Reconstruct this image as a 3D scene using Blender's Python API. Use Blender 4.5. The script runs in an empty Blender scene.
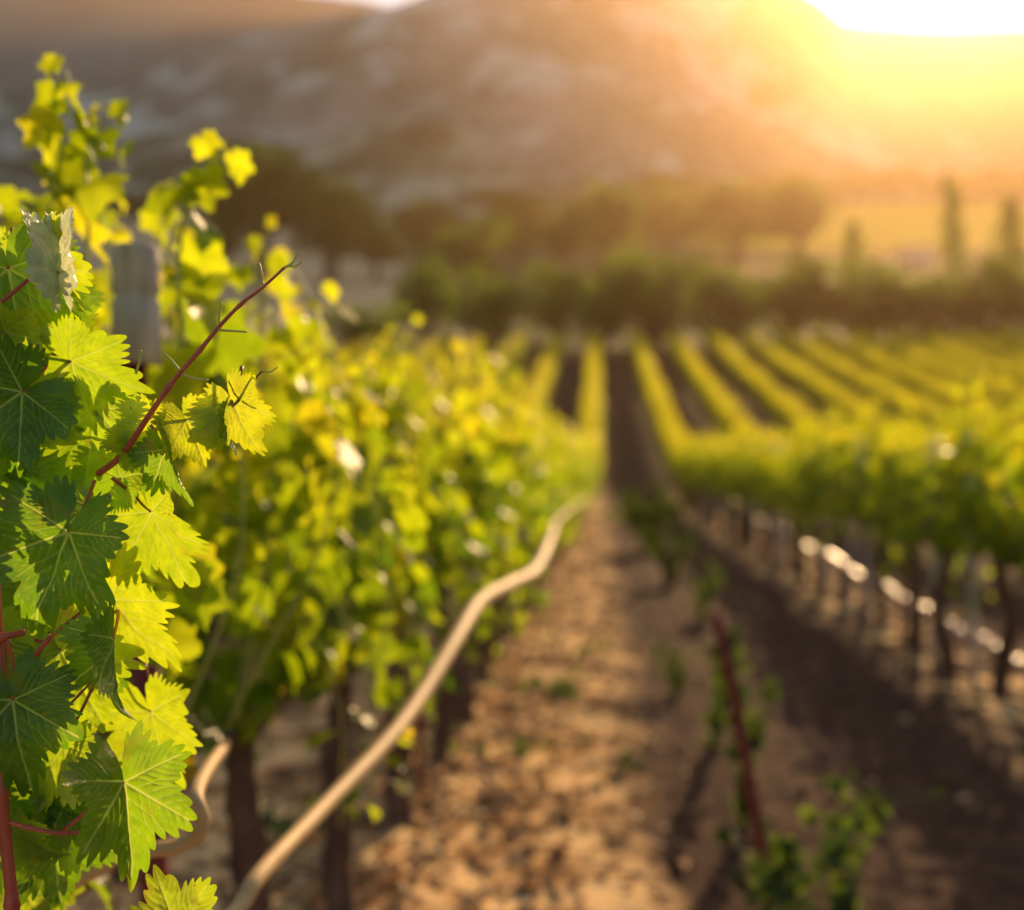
import bpy, math, random
import numpy as np
from mathutils import Vector, Matrix
R = math.radians
S = bpy.context.scene
C = S.collection
rng = np.random.default_rng(11)
random.seed(11)

# ------------------------------------------------------------------ camera, sky, sun, exposure
F = 1200.0                       # focal length in pixels of the 1024 wide frame
CH = 1.5                         # eye height
YAW = math.atan(88 / F)
cam_d = bpy.data.cameras.new('camera')
cam = bpy.data.objects.new('camera', cam_d); C.objects.link(cam)
cam.location = (0, 0, CH)
cam.rotation_euler = (R(90), 0, YAW)
cam_d.sensor_width = 36; cam_d.lens = F / 1024 * 36
cam_d.clip_start = 0.02; cam_d.clip_end = 6000
cam_d.dof.use_dof = True
cam_d.dof.focus_distance = 1.12
cam_d.dof.aperture_fstop = 2.25
S.camera = cam

SUN_EL, SUN_AZ = R(21.0), R(14.5)          # azimuth measured from +Y towards +X
W = bpy.data.worlds.new('World'); S.world = W; W.use_nodes = True
wn = W.node_tree; bg = wn.nodes['Background']
sky = wn.nodes.new('ShaderNodeTexSky'); sky.sky_type = 'NISHITA'
sky.sun_disc = False; sky.sun_elevation = SUN_EL; sky.sun_rotation = SUN_AZ
sky.air_density = 1.0; sky.dust_density = 1.2; sky.ozone_density = 1.0
wn.links.new(sky.outputs[0], bg.inputs[0]); bg.inputs[1].default_value = 0.10
sl = bpy.data.lights.new('sun', 'SUN'); sl.energy = 5.0; sl.angle = R(0.6); sl.color = (1.0, 0.66, 0.33)
so = bpy.data.objects.new('sun', sl); C.objects.link(so)
sd = Vector((math.sin(SUN_AZ) * math.cos(SUN_EL), math.cos(SUN_AZ) * math.cos(SUN_EL), math.sin(SUN_EL)))
so.rotation_euler = sd.to_track_quat('Z', 'Y').to_euler()
so.location = (30, 60, 60)
S.view_settings.view_transform = 'Standard'; S.view_settings.look = 'None'
S.view_settings.exposure = 0.74; S.view_settings.gamma = 1
S.view_settings.use_curve_mapping = False
S.render.engine = 'CYCLES'
S.cycles.max_bounces = 8; S.cycles.diffuse_bounces = 3; S.cycles.transmission_bounces = 5
S.cycles.volume_bounces = 0; S.cycles.glossy_bounces = 2
S.cycles.use_denoising = True
S.cycles.sample_clamp_indirect = 4

# ------------------------------------------------------------------ helpers
def at(px, py, Y):
    """point seen at pixel (px,py) on the vertical plane world y = Y"""
    a = (px - 512) / F; b = (455 - py) / F
    ca, sa = math.cos(YAW), math.sin(YAW)
    d = Vector((ca * a - sa, sa * a + ca, b))
    return Vector((0, 0, CH)) + d * (Y / d.y)

def tag(o, label=None, cat=None, group=None, kind=None):
    if label: o['label'] = label
    if cat: o['category'] = cat
    if group: o['group'] = group
    if kind: o['kind'] = kind
    return o

def empty(name, loc=(0, 0, 0), rz=0.0):
    o = bpy.data.objects.new(name, None); C.objects.link(o)
    o.location = loc; o.rotation_euler = (0, 0, rz); o.empty_display_size = .1
    return o

def mesh_np(name, V, Fc, mats, mi=None, smooth=True, attrs=None):
    """V (n,3); Fc = list of (m,k) int arrays; mi = matching list of material indices"""
    me = bpy.data.meshes.new(name)
    V = np.asarray(V, dtype=np.float32)
    me.vertices.add(len(V)); me.vertices.foreach_set('co', V.ravel())
    Fc = [np.asarray(f, dtype=np.int32) for f in Fc if len(f)]
    loops = np.concatenate([f.ravel() for f in Fc])
    tot = np.concatenate([np.full(len(f), f.shape[1], np.int32) for f in Fc])
    me.loops.add(len(loops)); me.loops.foreach_set('vertex_index', loops)
    me.polygons.add(len(tot))
    start = np.concatenate([[0], np.cumsum(tot)[:-1]]).astype(np.int32)
    me.polygons.foreach_set('loop_start', start)
    if mi is not None:
        me.polygons.foreach_set('material_index', np.concatenate([np.full(len(f), m, np.int32) for f, m in zip(Fc, mi)]))
    me.polygons.foreach_set('use_smooth', np.full(len(tot), smooth))
    for m in mats: me.materials.append(m)
    for k, v in (attrs or {}).items():
        at_ = me.attributes.new(k, 'FLOAT', 'POINT'); at_.data.foreach_set('value', np.asarray(v, np.float32))
    me.update(calc_edges=True)
    return me

def link(name, me, parent=None, loc=None):
    o = bpy.data.objects.new(name, me); C.objects.link(o)
    if parent: o.parent = parent
    if loc is not None: o.location = loc
    return o

class MB:
    """collects quads / tris with per-vertex attribute 'tint' and 'vein'"""
    def __init__(s): s.V = []; s.n = 0; s.F = []; s.M = []; s.T = []; s.G = []
    def add(s, V, Fc, m=0, tint=0.5, vein=None):
        V = np.asarray(V, float); s.V.append(V)
        for f in (Fc if isinstance(Fc, list) else [Fc]):
            if len(f): s.F.append(np.asarray(f) + s.n); s.M.append(m)
        s.T.append(np.broadcast_to(np.asarray(tint, float), (len(V),)))
        s.G.append(np.zeros(len(V)) if vein is None else vein)
        s.n += len(V)
    def tube(s, pts, rad, k=8, m=0, tint=.5, cap=True, wob=0.0):
        P = np.array([tuple(p) for p in pts], float); n = len(P)
        rad = np.broadcast_to(np.asarray(rad, float), (n,))
        T = np.gradient(P, axis=0); T /= np.linalg.norm(T, axis=1)[:, None] + 1e-9
        up = np.array([0, 0, 1.]) if abs(T[0, 2]) < .9 else np.array([1., 0, 0])
        V = []
        u = np.cross(T[0], up); u /= np.linalg.norm(u)
        for i in range(n):
            u = u - T[i] * u.dot(T[i]); u /= np.linalg.norm(u) + 1e-9
            v = np.cross(T[i], u)
            a = np.arange(k) * 2 * math.pi / k
            r = rad[i] * (1 + wob * rng.uniform(-1, 1, k))
            V.append(P[i] + np.outer(np.cos(a) * r, u) + np.outer(np.sin(a) * r, v))
        V = np.concatenate(V); i0 = np.arange(n - 1)[:, None] * k; j = np.arange(k)[None]
        q = np.stack([i0 + j, i0 + (j + 1) % k, i0 + k + (j + 1) % k, i0 + k + j], -1).reshape(-1, 4)
        fs = [q]
        if cap:
            c = len(V); V = np.vstack([V, P[0], P[-1]])
            jj = np.arange(k)
            fs.append(np.stack([(jj + 1) % k, jj, np.full(k, c)], -1))
            fs.append(np.stack([(n - 1) * k + jj, (n - 1) * k + (jj + 1) % k, np.full(k, c + 1)], -1))
        s.add(V, fs, m, tint)
    def box(s, c, sz, m=0, tint=.5, M=None):
        x, y, z = [v / 2 for v in sz]
        V = np.array([[a, b, d] for a in (-x, x) for b in (-y, y) for d in (-z, z)], float)
        if M is not None: V = V @ np.array(M.to_3x3()).T
        V = V + np.array(c)
        s.add(V, np.array([[0, 1, 3, 2], [4, 6, 7, 5], [0, 4, 5, 1], [2, 3, 7, 6], [0, 2, 6, 4], [1, 5, 7, 3]]), m, tint)
    def mesh(s, name, mats, smooth=True):
        return mesh_np(name, np.concatenate(s.V), s.F, mats, s.M, smooth,
                       {'tint': np.concatenate(s.T), 'vein': np.concatenate(s.G)})
    def build(s, name, mats, parent=None, smooth=True, loc=None):
        return link(name, s.mesh(name, mats, smooth), parent, loc)

def smooth_path(pts, n=6):
    P = [np.array(tuple(p), float) for p in pts]; out = []
    P = [2 * P[0] - P[1]] + P + [2 * P[-1] - P[-2]]
    for i in range(1, len(P) - 2):
        for k in range(n):
            t = k / n
            out.append(.5 * ((2 * P[i]) + (-P[i-1] + P[i+1]) * t + (2*P[i-1] - 5*P[i] + 4*P[i+1] - P[i+2]) * t*t + (-P[i-1] + 3*P[i] - 3*P[i+1] + P[i+2]) * t**3))
    out.append(P[-2])
    return np.array(out)

# value noise on numpy arrays
def vnoise(x, y, seed=0):
    x = np.asarray(x, float); y = np.asarray(y, float)
    xi = np.floor(x).astype(np.int64); yi = np.floor(y).astype(np.int64); fx = x - xi; fy = y - yi
    def h(a, b):
        n = (a * 374761393 + b * 668265263 + seed * 974634777) & 0x7fffffff
        n = ((n ^ (n >> 13)) * 1274126177) & 0x7fffffff
        return ((n ^ (n >> 16)) & 0xffff) / 65535.0
    u = fx * fx * (3 - 2 * fx); v = fy * fy * (3 - 2 * fy)
    return (h(xi, yi) * (1 - u) + h(xi + 1, yi) * u) * (1 - v) + (h(xi, yi + 1) * (1 - u) + h(xi + 1, yi + 1) * u) * v - .5
def fbm(x, y, o=4, seed=0):
    s = 0; a = 1
    for k in range(o):
        s = s + a * vnoise(x * 2**k, y * 2**k, seed + k); a *= .5
    return s

def ss(a, b, x):
    t = np.clip((np.asarray(x, float) - a) / (b - a), 0, 1); return t * t * (3 - 2 * t)

_Y = np.linspace(-100, 1800, 9501)
_sl = .182 * ss(29, 44, _Y) + .085 * ss(215, 300, _Y) - .2 * ss(480, 560, _Y)
_Z = np.concatenate([[0], np.cumsum((_sl[1:] + _sl[:-1]) / 2 * np.diff(_Y))])
def gz(x, y, fine=False):
    """height of the ground"""
    z = np.interp(y, _Y, _Z)
    far = ss(60, 200, y)
    z = z + far * 3.0 * fbm(np.asarray(x) / 70, np.asarray(y) / 70, 3, 5)
    if fine:
        near = 1 - ss(14, 40, y)
        z = z + near * (.05 * fbm(np.asarray(x) * 2.2, np.asarray(y) * 1.5, 4, 9) + .012 * fbm(np.asarray(x) * 14, np.asarray(y) * 11, 3, 19))
        # two shallow wheel tracks along the aisle, soil banked under the vines
        for tx in (.35, 1.45):
            z = z - near * .03 * np.exp(-((np.asarray(x) - tx) / .2) ** 2)
        for tx in (-.85, 2.35):
            z = z + near * .05 * np.exp(-((np.asarray(x) - tx) / .3) ** 2)
    return z

# ------------------------------------------------------------------ materials
def mat(name):
    m = bpy.data.materials.new(name); m.use_nodes = True
    nt = m.node_tree; nt.nodes.clear()
    out = nt.nodes.new('ShaderNodeOutputMaterial')
    return m, nt, out
def N(nt, t, **kw):
    n = nt.nodes.new(t)
    for k, v in kw.items():
        if k.startswith('i_'):
            key = k[2:]; n.inputs[int(key) if key.isdigit() else key.replace('_', ' ')].default_value = v
        else: setattr(n, k, v)
    return n
def ramp(nt, src, stops):
    r = nt.nodes.new('ShaderNodeValToRGB'); e = r.color_ramp.elements
    while len(e) < len(stops): e.new(.5)
    for el, (p, c) in zip(e, stops): el.position = p; el.color = (*c, 1)
    nt.links.new(src, r.inputs[0]); return r.outputs[0]
def mix(nt, f, a, b, mode='MIX'):
    n = nt.nodes.new('ShaderNodeMix'); n.data_type = 'RGBA'; n.blend_type = mode
    for s, v in ((n.inputs[0], f), (n.inputs[6], a), (n.inputs[7], b)):
        if isinstance(v, bpy.types.NodeSocket): nt.links.new(v, s)
        elif isinstance(v, tuple): s.default_value = (*v, 1)
        else: s.default_value = v
    return n.outputs[2]
def noise(nt, scale, detail=4, obj=True, rough=.55, vec=None):
    n = N(nt, 'ShaderNodeTexNoise'); n.inputs['Scale'].default_value = scale; n.inputs['Detail'].default_value = detail
    n.inputs['Roughness'].default_value = rough
    if vec is None:
        tc = N(nt, 'ShaderNodeTexCoord'); vec = tc.outputs['Object']
    nt.links.new(vec, n.inputs['Vector']); return n.outputs['Fac']
def math_(nt, op, a, b=0.0):
    n = N(nt, 'ShaderNodeMath', operation=op)
    for i, v in enumerate((a, b)):
        if isinstance(v, bpy.types.NodeSocket): nt.links.new(v, n.inputs[i])
        else: n.inputs[i].default_value = v
    return n.outputs[0]

def leaf_mat(name, refl, trans, veinc, frac=.55, rough=.38, spec=.5, nscale=40, trans_vein=(.35, .42, .06)):
    m, nt, out = mat(name)
    at1 = N(nt, 'ShaderNodeAttribute', attribute_name='tint'); at2 = N(nt, 'ShaderNodeAttribute', attribute_name='vein')
    tint = at1.outputs['Fac']; vein = at2.outputs['Fac']
    rc = ramp(nt, tint, refl); tcol = ramp(nt, tint, trans)
    nz = noise(nt, nscale, 5)
    mott = ramp(nt, nz, [(.3, (.62, .72, .5)), (.7, (1.15, 1.1, 1.0))])
    rc = mix(nt, 1.0, rc, mott, 'MULTIPLY'); tcol = mix(nt, .8, tcol, mott, 'MULTIPLY')
    if nscale > 45:      # scattered rust specks and dull blotches of old leaves
        sp = N(nt, 'ShaderNodeMapRange'); nt.links.new(noise(nt, 150, 2), sp.inputs[0]); sp.inputs[1].default_value = .70; sp.inputs[2].default_value = .74
        bl = N(nt, 'ShaderNodeMapRange'); nt.links.new(noise(nt, 28, 3), bl.inputs[0]); bl.inputs[1].default_value = .60; bl.inputs[2].default_value = .74
        sf = math_(nt, 'MAXIMUM', sp.outputs[0], math_(nt, 'MULTIPLY', bl.outputs[0], .5))
        rc = mix(nt, sf, rc, (.16, .09, .03)); tcol = mix(nt, sf, tcol, (.40, .26, .02))
    rc = mix(nt, vein, rc, veinc); tcol = mix(nt, vein, tcol, trans_vein)
    p = N(nt, 'ShaderNodeBsdfPrincipled'); p.inputs['Roughness'].default_value = rough
    p.inputs['Specular IOR Level'].default_value = spec
    nt.links.new(rc, p.inputs['Base Color'])
    bump = N(nt, 'ShaderNodeBump', i_Strength=.35, i_Distance=.002)
    nt.links.new(noise(nt, nscale * 5, 3), bump.inputs['Height']); nt.links.new(bump.outputs[0], p.inputs['Normal'])
    t = N(nt, 'ShaderNodeBsdfTranslucent'); nt.links.new(tcol, t.inputs['Color'])
    ms = N(nt, 'ShaderNodeMixShader', i_0=frac)
    nt.links.new(p.outputs[0], ms.inputs[1]); nt.links.new(t.outputs[0], ms.inputs[2]); nt.links.new(ms.outputs[0], out.inputs[0])
    return m

def plain(name, stops, scale=8, rough=.8, bump=.3, bd=.01, stretch=(1, 1, 1), spec=.3):
    m, nt, out = mat(name)
    tc = N(nt, 'ShaderNodeTexCoord'); mp = N(nt, 'ShaderNodeMapping'); mp.inputs['Scale'].default_value = stretch
    nt.links.new(tc.outputs['Object'], mp.inputs[0])
    f = noise(nt, scale, 6, vec=mp.outputs[0])
    p = N(nt, 'ShaderNodeBsdfPrincipled'); p.inputs['Roughness'].default_value = rough
    p.inputs['Specular IOR Level'].default_value = spec
    nt.links.new(ramp(nt, f, stops), p.inputs['Base Color'])
    b = N(nt, 'ShaderNodeBump', i_Strength=bump, i_Distance=bd); nt.links.new(f, b.inputs['Height']); nt.links.new(b.outputs[0], p.inputs['Normal'])
    nt.links.new(p.outputs[0], out.inputs[0]); return m

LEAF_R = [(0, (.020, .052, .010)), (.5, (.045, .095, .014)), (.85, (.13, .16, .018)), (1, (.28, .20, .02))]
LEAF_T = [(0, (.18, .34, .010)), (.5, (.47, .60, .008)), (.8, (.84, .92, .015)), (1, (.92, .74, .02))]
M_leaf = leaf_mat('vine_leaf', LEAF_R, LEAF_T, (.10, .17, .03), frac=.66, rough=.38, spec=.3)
M_hero = leaf_mat('vine_leaf_close', LEAF_R, [(0, (.16, .36, .010)), (.5, (.42, .68, .010)), (.85, (.72, .82, .015)), (1, (.80, .60, .03))],
                  (.25, .35, .13), frac=.60, rough=.36, nscale=60, trans_vein=(.62, .72, .14))
M_silver = leaf_mat('downy_leaf_underside', [(0, (.24, .31, .19)), (1, (.38, .44, .32))], [(0, (.75, .80, .5)), (1, (.8, .85, .6))], (.85, .87, .78), frac=.5, rough=.35, nscale=44)
M_tree = leaf_mat('tree_leaf', [(0, (.025, .045, .014)), (.5, (.055, .09, .022)), (1, (.11, .16, .03))],
                  [(0, (.08, .16, .01)), (.5, (.20, .33, .02)), (1, (.46, .58, .03))], (.05, .07, .02), frac=.5, rough=.6, spec=.2, nscale=1)
M_weed = leaf_mat('weed_leaf', [(0, (.03, .06, .012)), (1, (.06, .10, .02))], [(0, (.07, .14, .015)), (1, (.20, .28, .03))], (.1, .15, .03), frac=.5, rough=.5)
M_bark = plain('vine_bark', [(.3, (.05, .026, .017)), (.7, (.17, .09, .055))], 22, .9, .8, .01, (1, 1, .25))
M_tbark = plain('tree_bark', [(.3, (.05, .04, .03)), (.7, (.12, .09, .07))], 3, .9)
M_cane = plain('red_cane', [(.3, (.30, .04, .025)), (.7, (.48, .11, .05))], 60, .4, .2, .001, (1, 1, .3), .5)
M_stemg = plain('green_shoot', [(.3, (.34, .40, .07)), (.7, (.55, .50, .12))], 60, .45, .2, .001)
M_redp = plain('red_painted_metal', [(.3, (.13, .012, .008)), (.7, (.22, .030, .018))], 25, .5, .3, .002)
M_greyw = plain('weathered_grey_wood', [(.3, (.40, .34, .30)), (.7, (.72, .64, .57))], 30, .85, .5, .003, (1, 1, .12))
M_hose = plain('bleached_hose', [(.3, (.46, .30, .13)), (.7, (.58, .40, .19))], 30, .6, .1, .002, spec=.25)
M_hose2 = plain('shiny_hose', [(.3, (.56, .38, .28)), (.7, (.70, .50, .38))], 30, .26, .4, .01, spec=.8)
M_litter = plain('dry_leaf_litter', [(.3, (.28, .14, .055)), (.5, (.45, .26, .11)), (.7, (.62, .42, .22))], 4, .7)
M_wall = plain('pale_render', [(.3, (.45, .42, .38)), (.7, (.55, .52, .47))], 2, .8)
M_roof = plain('grey_roof', [(.3, (.12, .10, .09)), (.7, (.2, .17, .15))], 2, .8)
M_dark = plain('dark_opening', [(.3, (.02, .02, .02)), (.7, (.04, .04, .04))], 2, .5)

def ground_mat():
    m, nt, out = mat('ground_soil')
    geo = N(nt, 'ShaderNodeNewGeometry'); pos = geo.outputs['Position']
    sep = N(nt, 'ShaderNodeSeparateXYZ'); nt.links.new(pos, sep.inputs[0]); X, Y = sep.outputs[0], sep.outputs[1]
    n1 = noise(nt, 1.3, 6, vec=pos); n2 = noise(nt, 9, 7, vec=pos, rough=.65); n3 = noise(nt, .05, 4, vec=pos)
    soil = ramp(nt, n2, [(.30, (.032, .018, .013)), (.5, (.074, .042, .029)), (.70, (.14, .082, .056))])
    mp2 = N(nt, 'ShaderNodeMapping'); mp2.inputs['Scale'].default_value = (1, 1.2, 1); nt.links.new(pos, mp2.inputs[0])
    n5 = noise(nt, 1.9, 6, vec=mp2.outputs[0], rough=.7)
    straw = ramp(nt, n5, [(.38, (.10, .05, .03)), (.46, (.42, .23, .09)), (.54, (.86, .58, .27))])  # straw litter, with sun patches between leaf shadows painted in as bright stops
    # straw coloured litter lies under and beside the vines, bare soil in the middle, darkened to paint in the row shade
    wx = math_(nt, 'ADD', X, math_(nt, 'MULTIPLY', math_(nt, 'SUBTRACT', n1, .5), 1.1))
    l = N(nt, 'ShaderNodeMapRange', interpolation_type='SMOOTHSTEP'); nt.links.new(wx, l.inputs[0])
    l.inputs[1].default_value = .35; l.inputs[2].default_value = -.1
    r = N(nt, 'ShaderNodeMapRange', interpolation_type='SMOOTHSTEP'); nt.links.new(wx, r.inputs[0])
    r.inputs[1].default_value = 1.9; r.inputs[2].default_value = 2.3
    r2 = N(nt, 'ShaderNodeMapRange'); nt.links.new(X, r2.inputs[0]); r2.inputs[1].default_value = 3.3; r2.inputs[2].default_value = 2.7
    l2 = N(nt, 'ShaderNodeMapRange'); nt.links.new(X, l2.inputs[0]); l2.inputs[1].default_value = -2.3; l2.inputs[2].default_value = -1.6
    pr = N(nt, 'ShaderNodeMapRange'); nt.links.new(n5, pr.inputs[0]); pr.inputs[1].default_value = .5; pr.inputs[2].default_value = .56  # right strip keeps only the sun patches painted into the straw colour
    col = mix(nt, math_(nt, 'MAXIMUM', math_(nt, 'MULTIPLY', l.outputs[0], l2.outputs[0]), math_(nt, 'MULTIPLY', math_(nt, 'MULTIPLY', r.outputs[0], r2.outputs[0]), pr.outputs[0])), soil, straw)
    # slope beyond the near rows
    fr = N(nt, 'ShaderNodeMapRange'); nt.links.new(Y, fr.inputs[0]); fr.inputs[1].default_value = 30; fr.inputs[2].default_value = 50
    farsoil = ramp(nt, n1, [(.3, (.045, .026, .019)), (.7, (.10, .06, .038))])
    col = mix(nt, fr.outputs[0], col, farsoil)
    # dry meadow behind the block
    f2 = N(nt, 'ShaderNodeMapRange'); nt.links.new(Y, f2.inputs[0]); f2.inputs[1].default_value = 84; f2.inputs[2].default_value = 90
    meadow = ramp(nt, n3, [(.3, (.44, .34, .18)), (.7, (.62, .50, .28))])
    scrub = ramp(nt, n1, [(.3, (.05, .06, .02)), (.7, (.12, .13, .04))])
    side = N(nt, 'ShaderNodeMapRange'); nt.links.new(math_(nt, 'ADD', X, math_(nt, 'MULTIPLY', Y, .165)), side.inputs[0]); side.inputs[1].default_value = 2; side.inputs[2].default_value = -2
    meadow = mix(nt, side.outputs[0], scrub, meadow)
    col = mix(nt, f2.outputs[0], col, meadow)
    # ripe yellow field far off to the right
    a = N(nt, 'ShaderNodeMapRange'); nt.links.new(Y, a.inputs[0]); a.inputs[1].default_value = 300; a.inputs[2].default_value = 320
    b = N(nt, 'ShaderNodeMapRange'); nt.links.new(X, b.inputs[0]); b.inputs[1].default_value = 20; b.inputs[2].default_value = 40
    fld = ramp(nt, n3, [(.3, (.75, .52, .03)), (.7, (.85, .64, .05))])
    col = mix(nt, math_(nt, 'MULTIPLY', a.outputs[0], b.outputs[0]), col, fld)
    p = N(nt, 'ShaderNodeBsdfPrincipled'); p.inputs['Roughness'].default_value = .95; p.inputs['Specular IOR Level'].default_value = .05
    nt.links.new(col, p.inputs['Base Color'])
    bp = N(nt, 'ShaderNodeBump', i_Strength=.5, i_Distance=.025); nt.links.new(n2, bp.inputs['Height']); nt.links.new(bp.outputs[0], p.inputs['Normal'])
    nt.links.new(p.outputs[0], out.inputs[0]); return m

def mountain_mat(name, lo, mid, hi, pale, s=.012):
    m, nt, out = mat(name)
    geo = N(nt, 'ShaderNodeNewGeometry'); pos = geo.outputs['Position']
    mp = N(nt, 'ShaderNodeMapping'); mp.inputs['Scale'].default_value = (1, .38, .9); mp.inputs['Rotation'].default_value = (0, .5, .3); nt.links.new(pos, mp.inputs[0])
    n1 = noise(nt, s, 5, vec=mp.outputs[0]); n2 = noise(nt, s * 2.3, 5, vec=mp.outputs[0])
    col = ramp(nt, n1, [(.36, lo), (.5, mid), (.62, hi)])
    f = N(nt, 'ShaderNodeMapRange', interpolation_type='SMOOTHSTEP'); nt.links.new(n2, f.inputs[0]); f.inputs[1].default_value = .50; f.inputs[2].default_value = .60
    col = mix(nt, f.outputs[0], col, pale)
    p = N(nt, 'ShaderNodeBsdfPrincipled'); p.inputs['Roughness'].default_value = .95; p.inputs['Specular IOR Level'].default_value = .1
    nt.links.new(col, p.inputs['Base Color']); nt.links.new(p.outputs[0], out.inputs[0]); return m

# ------------------------------------------------------------------ setting
def grid_mesh(name, xs, ys, zf, mats):
    Xg, Yg = np.meshgrid(xs, ys); Z = zf(Xg, Yg)
    V = np.stack([Xg, Yg, Z], -1).reshape(-1, 3); nx = len(xs); ny = len(ys)
    i = np.arange(ny - 1)[:, None] * nx + np.arange(nx - 1)[None]
    q = np.stack([i, i + 1, i + nx + 1, i + nx], -1).reshape(-1, 4)
    return mesh_np(name, V, [q], mats)

ys = np.unique(np.concatenate([np.linspace(-40, 0, 12), np.linspace(0, 14, 420), np.geomspace(14, 1800, 420)]))
xs = np.unique(np.concatenate([-np.geomspace(5, 1500, 80), np.linspace(-5, 5, 320), np.geomspace(5, 1500, 80)]))
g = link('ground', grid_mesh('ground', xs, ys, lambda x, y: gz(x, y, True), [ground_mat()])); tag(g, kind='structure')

def mountain(name, prof, Y0, Y1, py0, m, amp, seed, back=200):
    px = np.linspace(-420, 1500, 260); T = np.linspace(0, 1, 70); V = []
    rp = np.interp(px, [p[0] for p in prof], [p[1] for p in prof])
    k = np.ones(7) / 7; rp = np.convolve(np.pad(rp, 3, 'edge'), k, 'valid')
    for t in T:
        Yt = Y0 + (Y1 - Y0) * t
        row = []
        for i, p in enumerate(px):
            e = t ** .85
            v = at(p, py0 + (rp[i] - py0) * e, Yt)
            row.append(tuple(v))
        V.append(row)
    V = np.array(V)
    amp_t = (np.sin(T * math.pi) ** .5)[:, None]
    V[..., 2] += amp * amp_t * (fbm(V[..., 0] / 110, V[..., 1] / 110, 5, seed) + .8 * (.25 - np.abs(fbm(V[..., 0] / 75 + V[..., 1] / 260, V[..., 1] / 300, 4, seed + 9))))
    last = V[-1].copy(); last[:, 1] += back; last[:, 2] *= .3
    V = np.concatenate([V, last[None]]); ny, nx = V.shape[:2]
    i = np.arange(ny - 1)[:, None] * nx + np.arange(nx - 1)[None]
    q = np.stack([i, i + 1, i + nx + 1, i + nx], -1).reshape(-1, 4)
    o = link(name, mesh_np(name, V.reshape(-1, 3), [q], [m])); tag(o, kind='structure'); return o

MM = mountain_mat('mountain_scrub', (.05, .085, .06), (.17, .19, .15), (.40, .32, .25), (.56, .58, .46), .009)
mountain('mountain', [(-420, 130), (-200, 112), (0, 96), (110, 88), (160, 70), (250, 42), (330, 22), (400, 4), (470, -25), (700, -35),
                      (800, -12), (850, 25), (890, 80), (940, 135), (1024, 165), (1500, 150)], 560, 1000, 205, MM, 42, 3)
MH = mountain_mat('foothill_scrub', (.035, .06, .03), (.09, .12, .06), (.20, .19, .11), (.42, .40, .26), .016)
mountain('foothill', [(-420, 170), (-100, 150), (60, 160), (170, 128), (300, 146), (400, 118), (500, 138), (600, 150), (760, 160), (900, 172), (1500, 176)], 470, 640, 216, MH, 14, 31, 60)
MF = mountain_mat('mountain_far', (.13, .14, .12), (.17, .18, .15), (.21, .20, .17), (.24, .24, .20), .004)
mountain('mountain_ridge', [(-420, -40), (0, -30), (250, -14), (340, -2), (372, 1), (395, 10), (430, 14), (800, 16), (850, 24), (940, 30), (1040, 26), (1500, 20)], 1150, 1400, 150, MF, 12, 8)

# ------------------------------------------------------------------ leaves
ANG = np.array([0, 8, 24, 42, 50, 60, 76, 94, 103, 114, 128, 142, 152, 164, 172, 180.])
RAD = np.array([1.0, .90, .66, .82, .88, .80, .56, .66, .70, .64, .50, .52, .52, .42, .26, .10])
def leaf_r(th, depth=1.0):
    d = np.abs(np.degrees(th)); r = np.interp(d, ANG, RAD)
    sm = np.interp(d, [0, 50, 103, 180], [.95, .84, .68, .35])
    return sm + (r - sm) * depth
def teeth(th, amp, per, ph=0.):
    d = np.degrees(th); d = (np.sign(d) * (np.abs(d) / per) + 2.2 * vnoise(th * 2.3 + ph * 9, th * 0 + ph * 5)); f = d - np.floor(d)
    tri = np.sin(np.where(f < .55, f / .55, (1 - f) / .45) * math.pi / 2)
    k = np.floor(d); big = .45 + 1.1 * (vnoise(k * .73 + ph, k * .31) + .5)
    return 1 + amp * (tri - .6) * big

def vein_segs():
    segs = []
    for a, L, w in ((0, .93, 1), (50, .80, .9), (-50, .80, .9), (103, .62, .75), (-103, .62, .75)):
        a = math.radians(a); d = np.array([math.sin(a), math.cos(a)])
        segs.append((np.zeros(2), d * L, .013 * w, .004))
        for k, t in enumerate(np.linspace(.18, .85, 6)):
            for s in (-1, 1):
                b = a + s * math.radians(46 - 8 * t); l = L * (1 - t) * .62 + .05
                p0 = d * L * (t + .03 * s); d2 = np.array([math.sin(b), math.cos(b)])
                b2 = a + s * math.radians(30); p1 = p0 + d2 * l * .6; p2 = p1 + np.array([math.sin(b2), math.cos(b2)]) * l * .4
                segs.append((p0, p1, .006 * w, .004)); segs.append((p1, p2, .004, .002))
    return segs
VS = vein_segs()
def vein_val(P):
    out = np.zeros(len(P)); grv = np.zeros(len(P))
    for a, b, w0, w1 in VS:
        ab = b - a; t = np.clip(((P - a) @ ab) / (ab @ ab), 0, 1)
        d = np.linalg.norm(P - a - t[:, None] * ab, axis=1)
        w = w0 + (w1 - w0) * t
        out = np.maximum(out, np.clip(1.5 - d / w, 0, 1) * (1 if w0 > .0065 else .42)); grv = np.maximum(grv, np.exp(-(d / (w * 2.6)) ** 2) * (w / .013) ** .5)
    return out, grv

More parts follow.
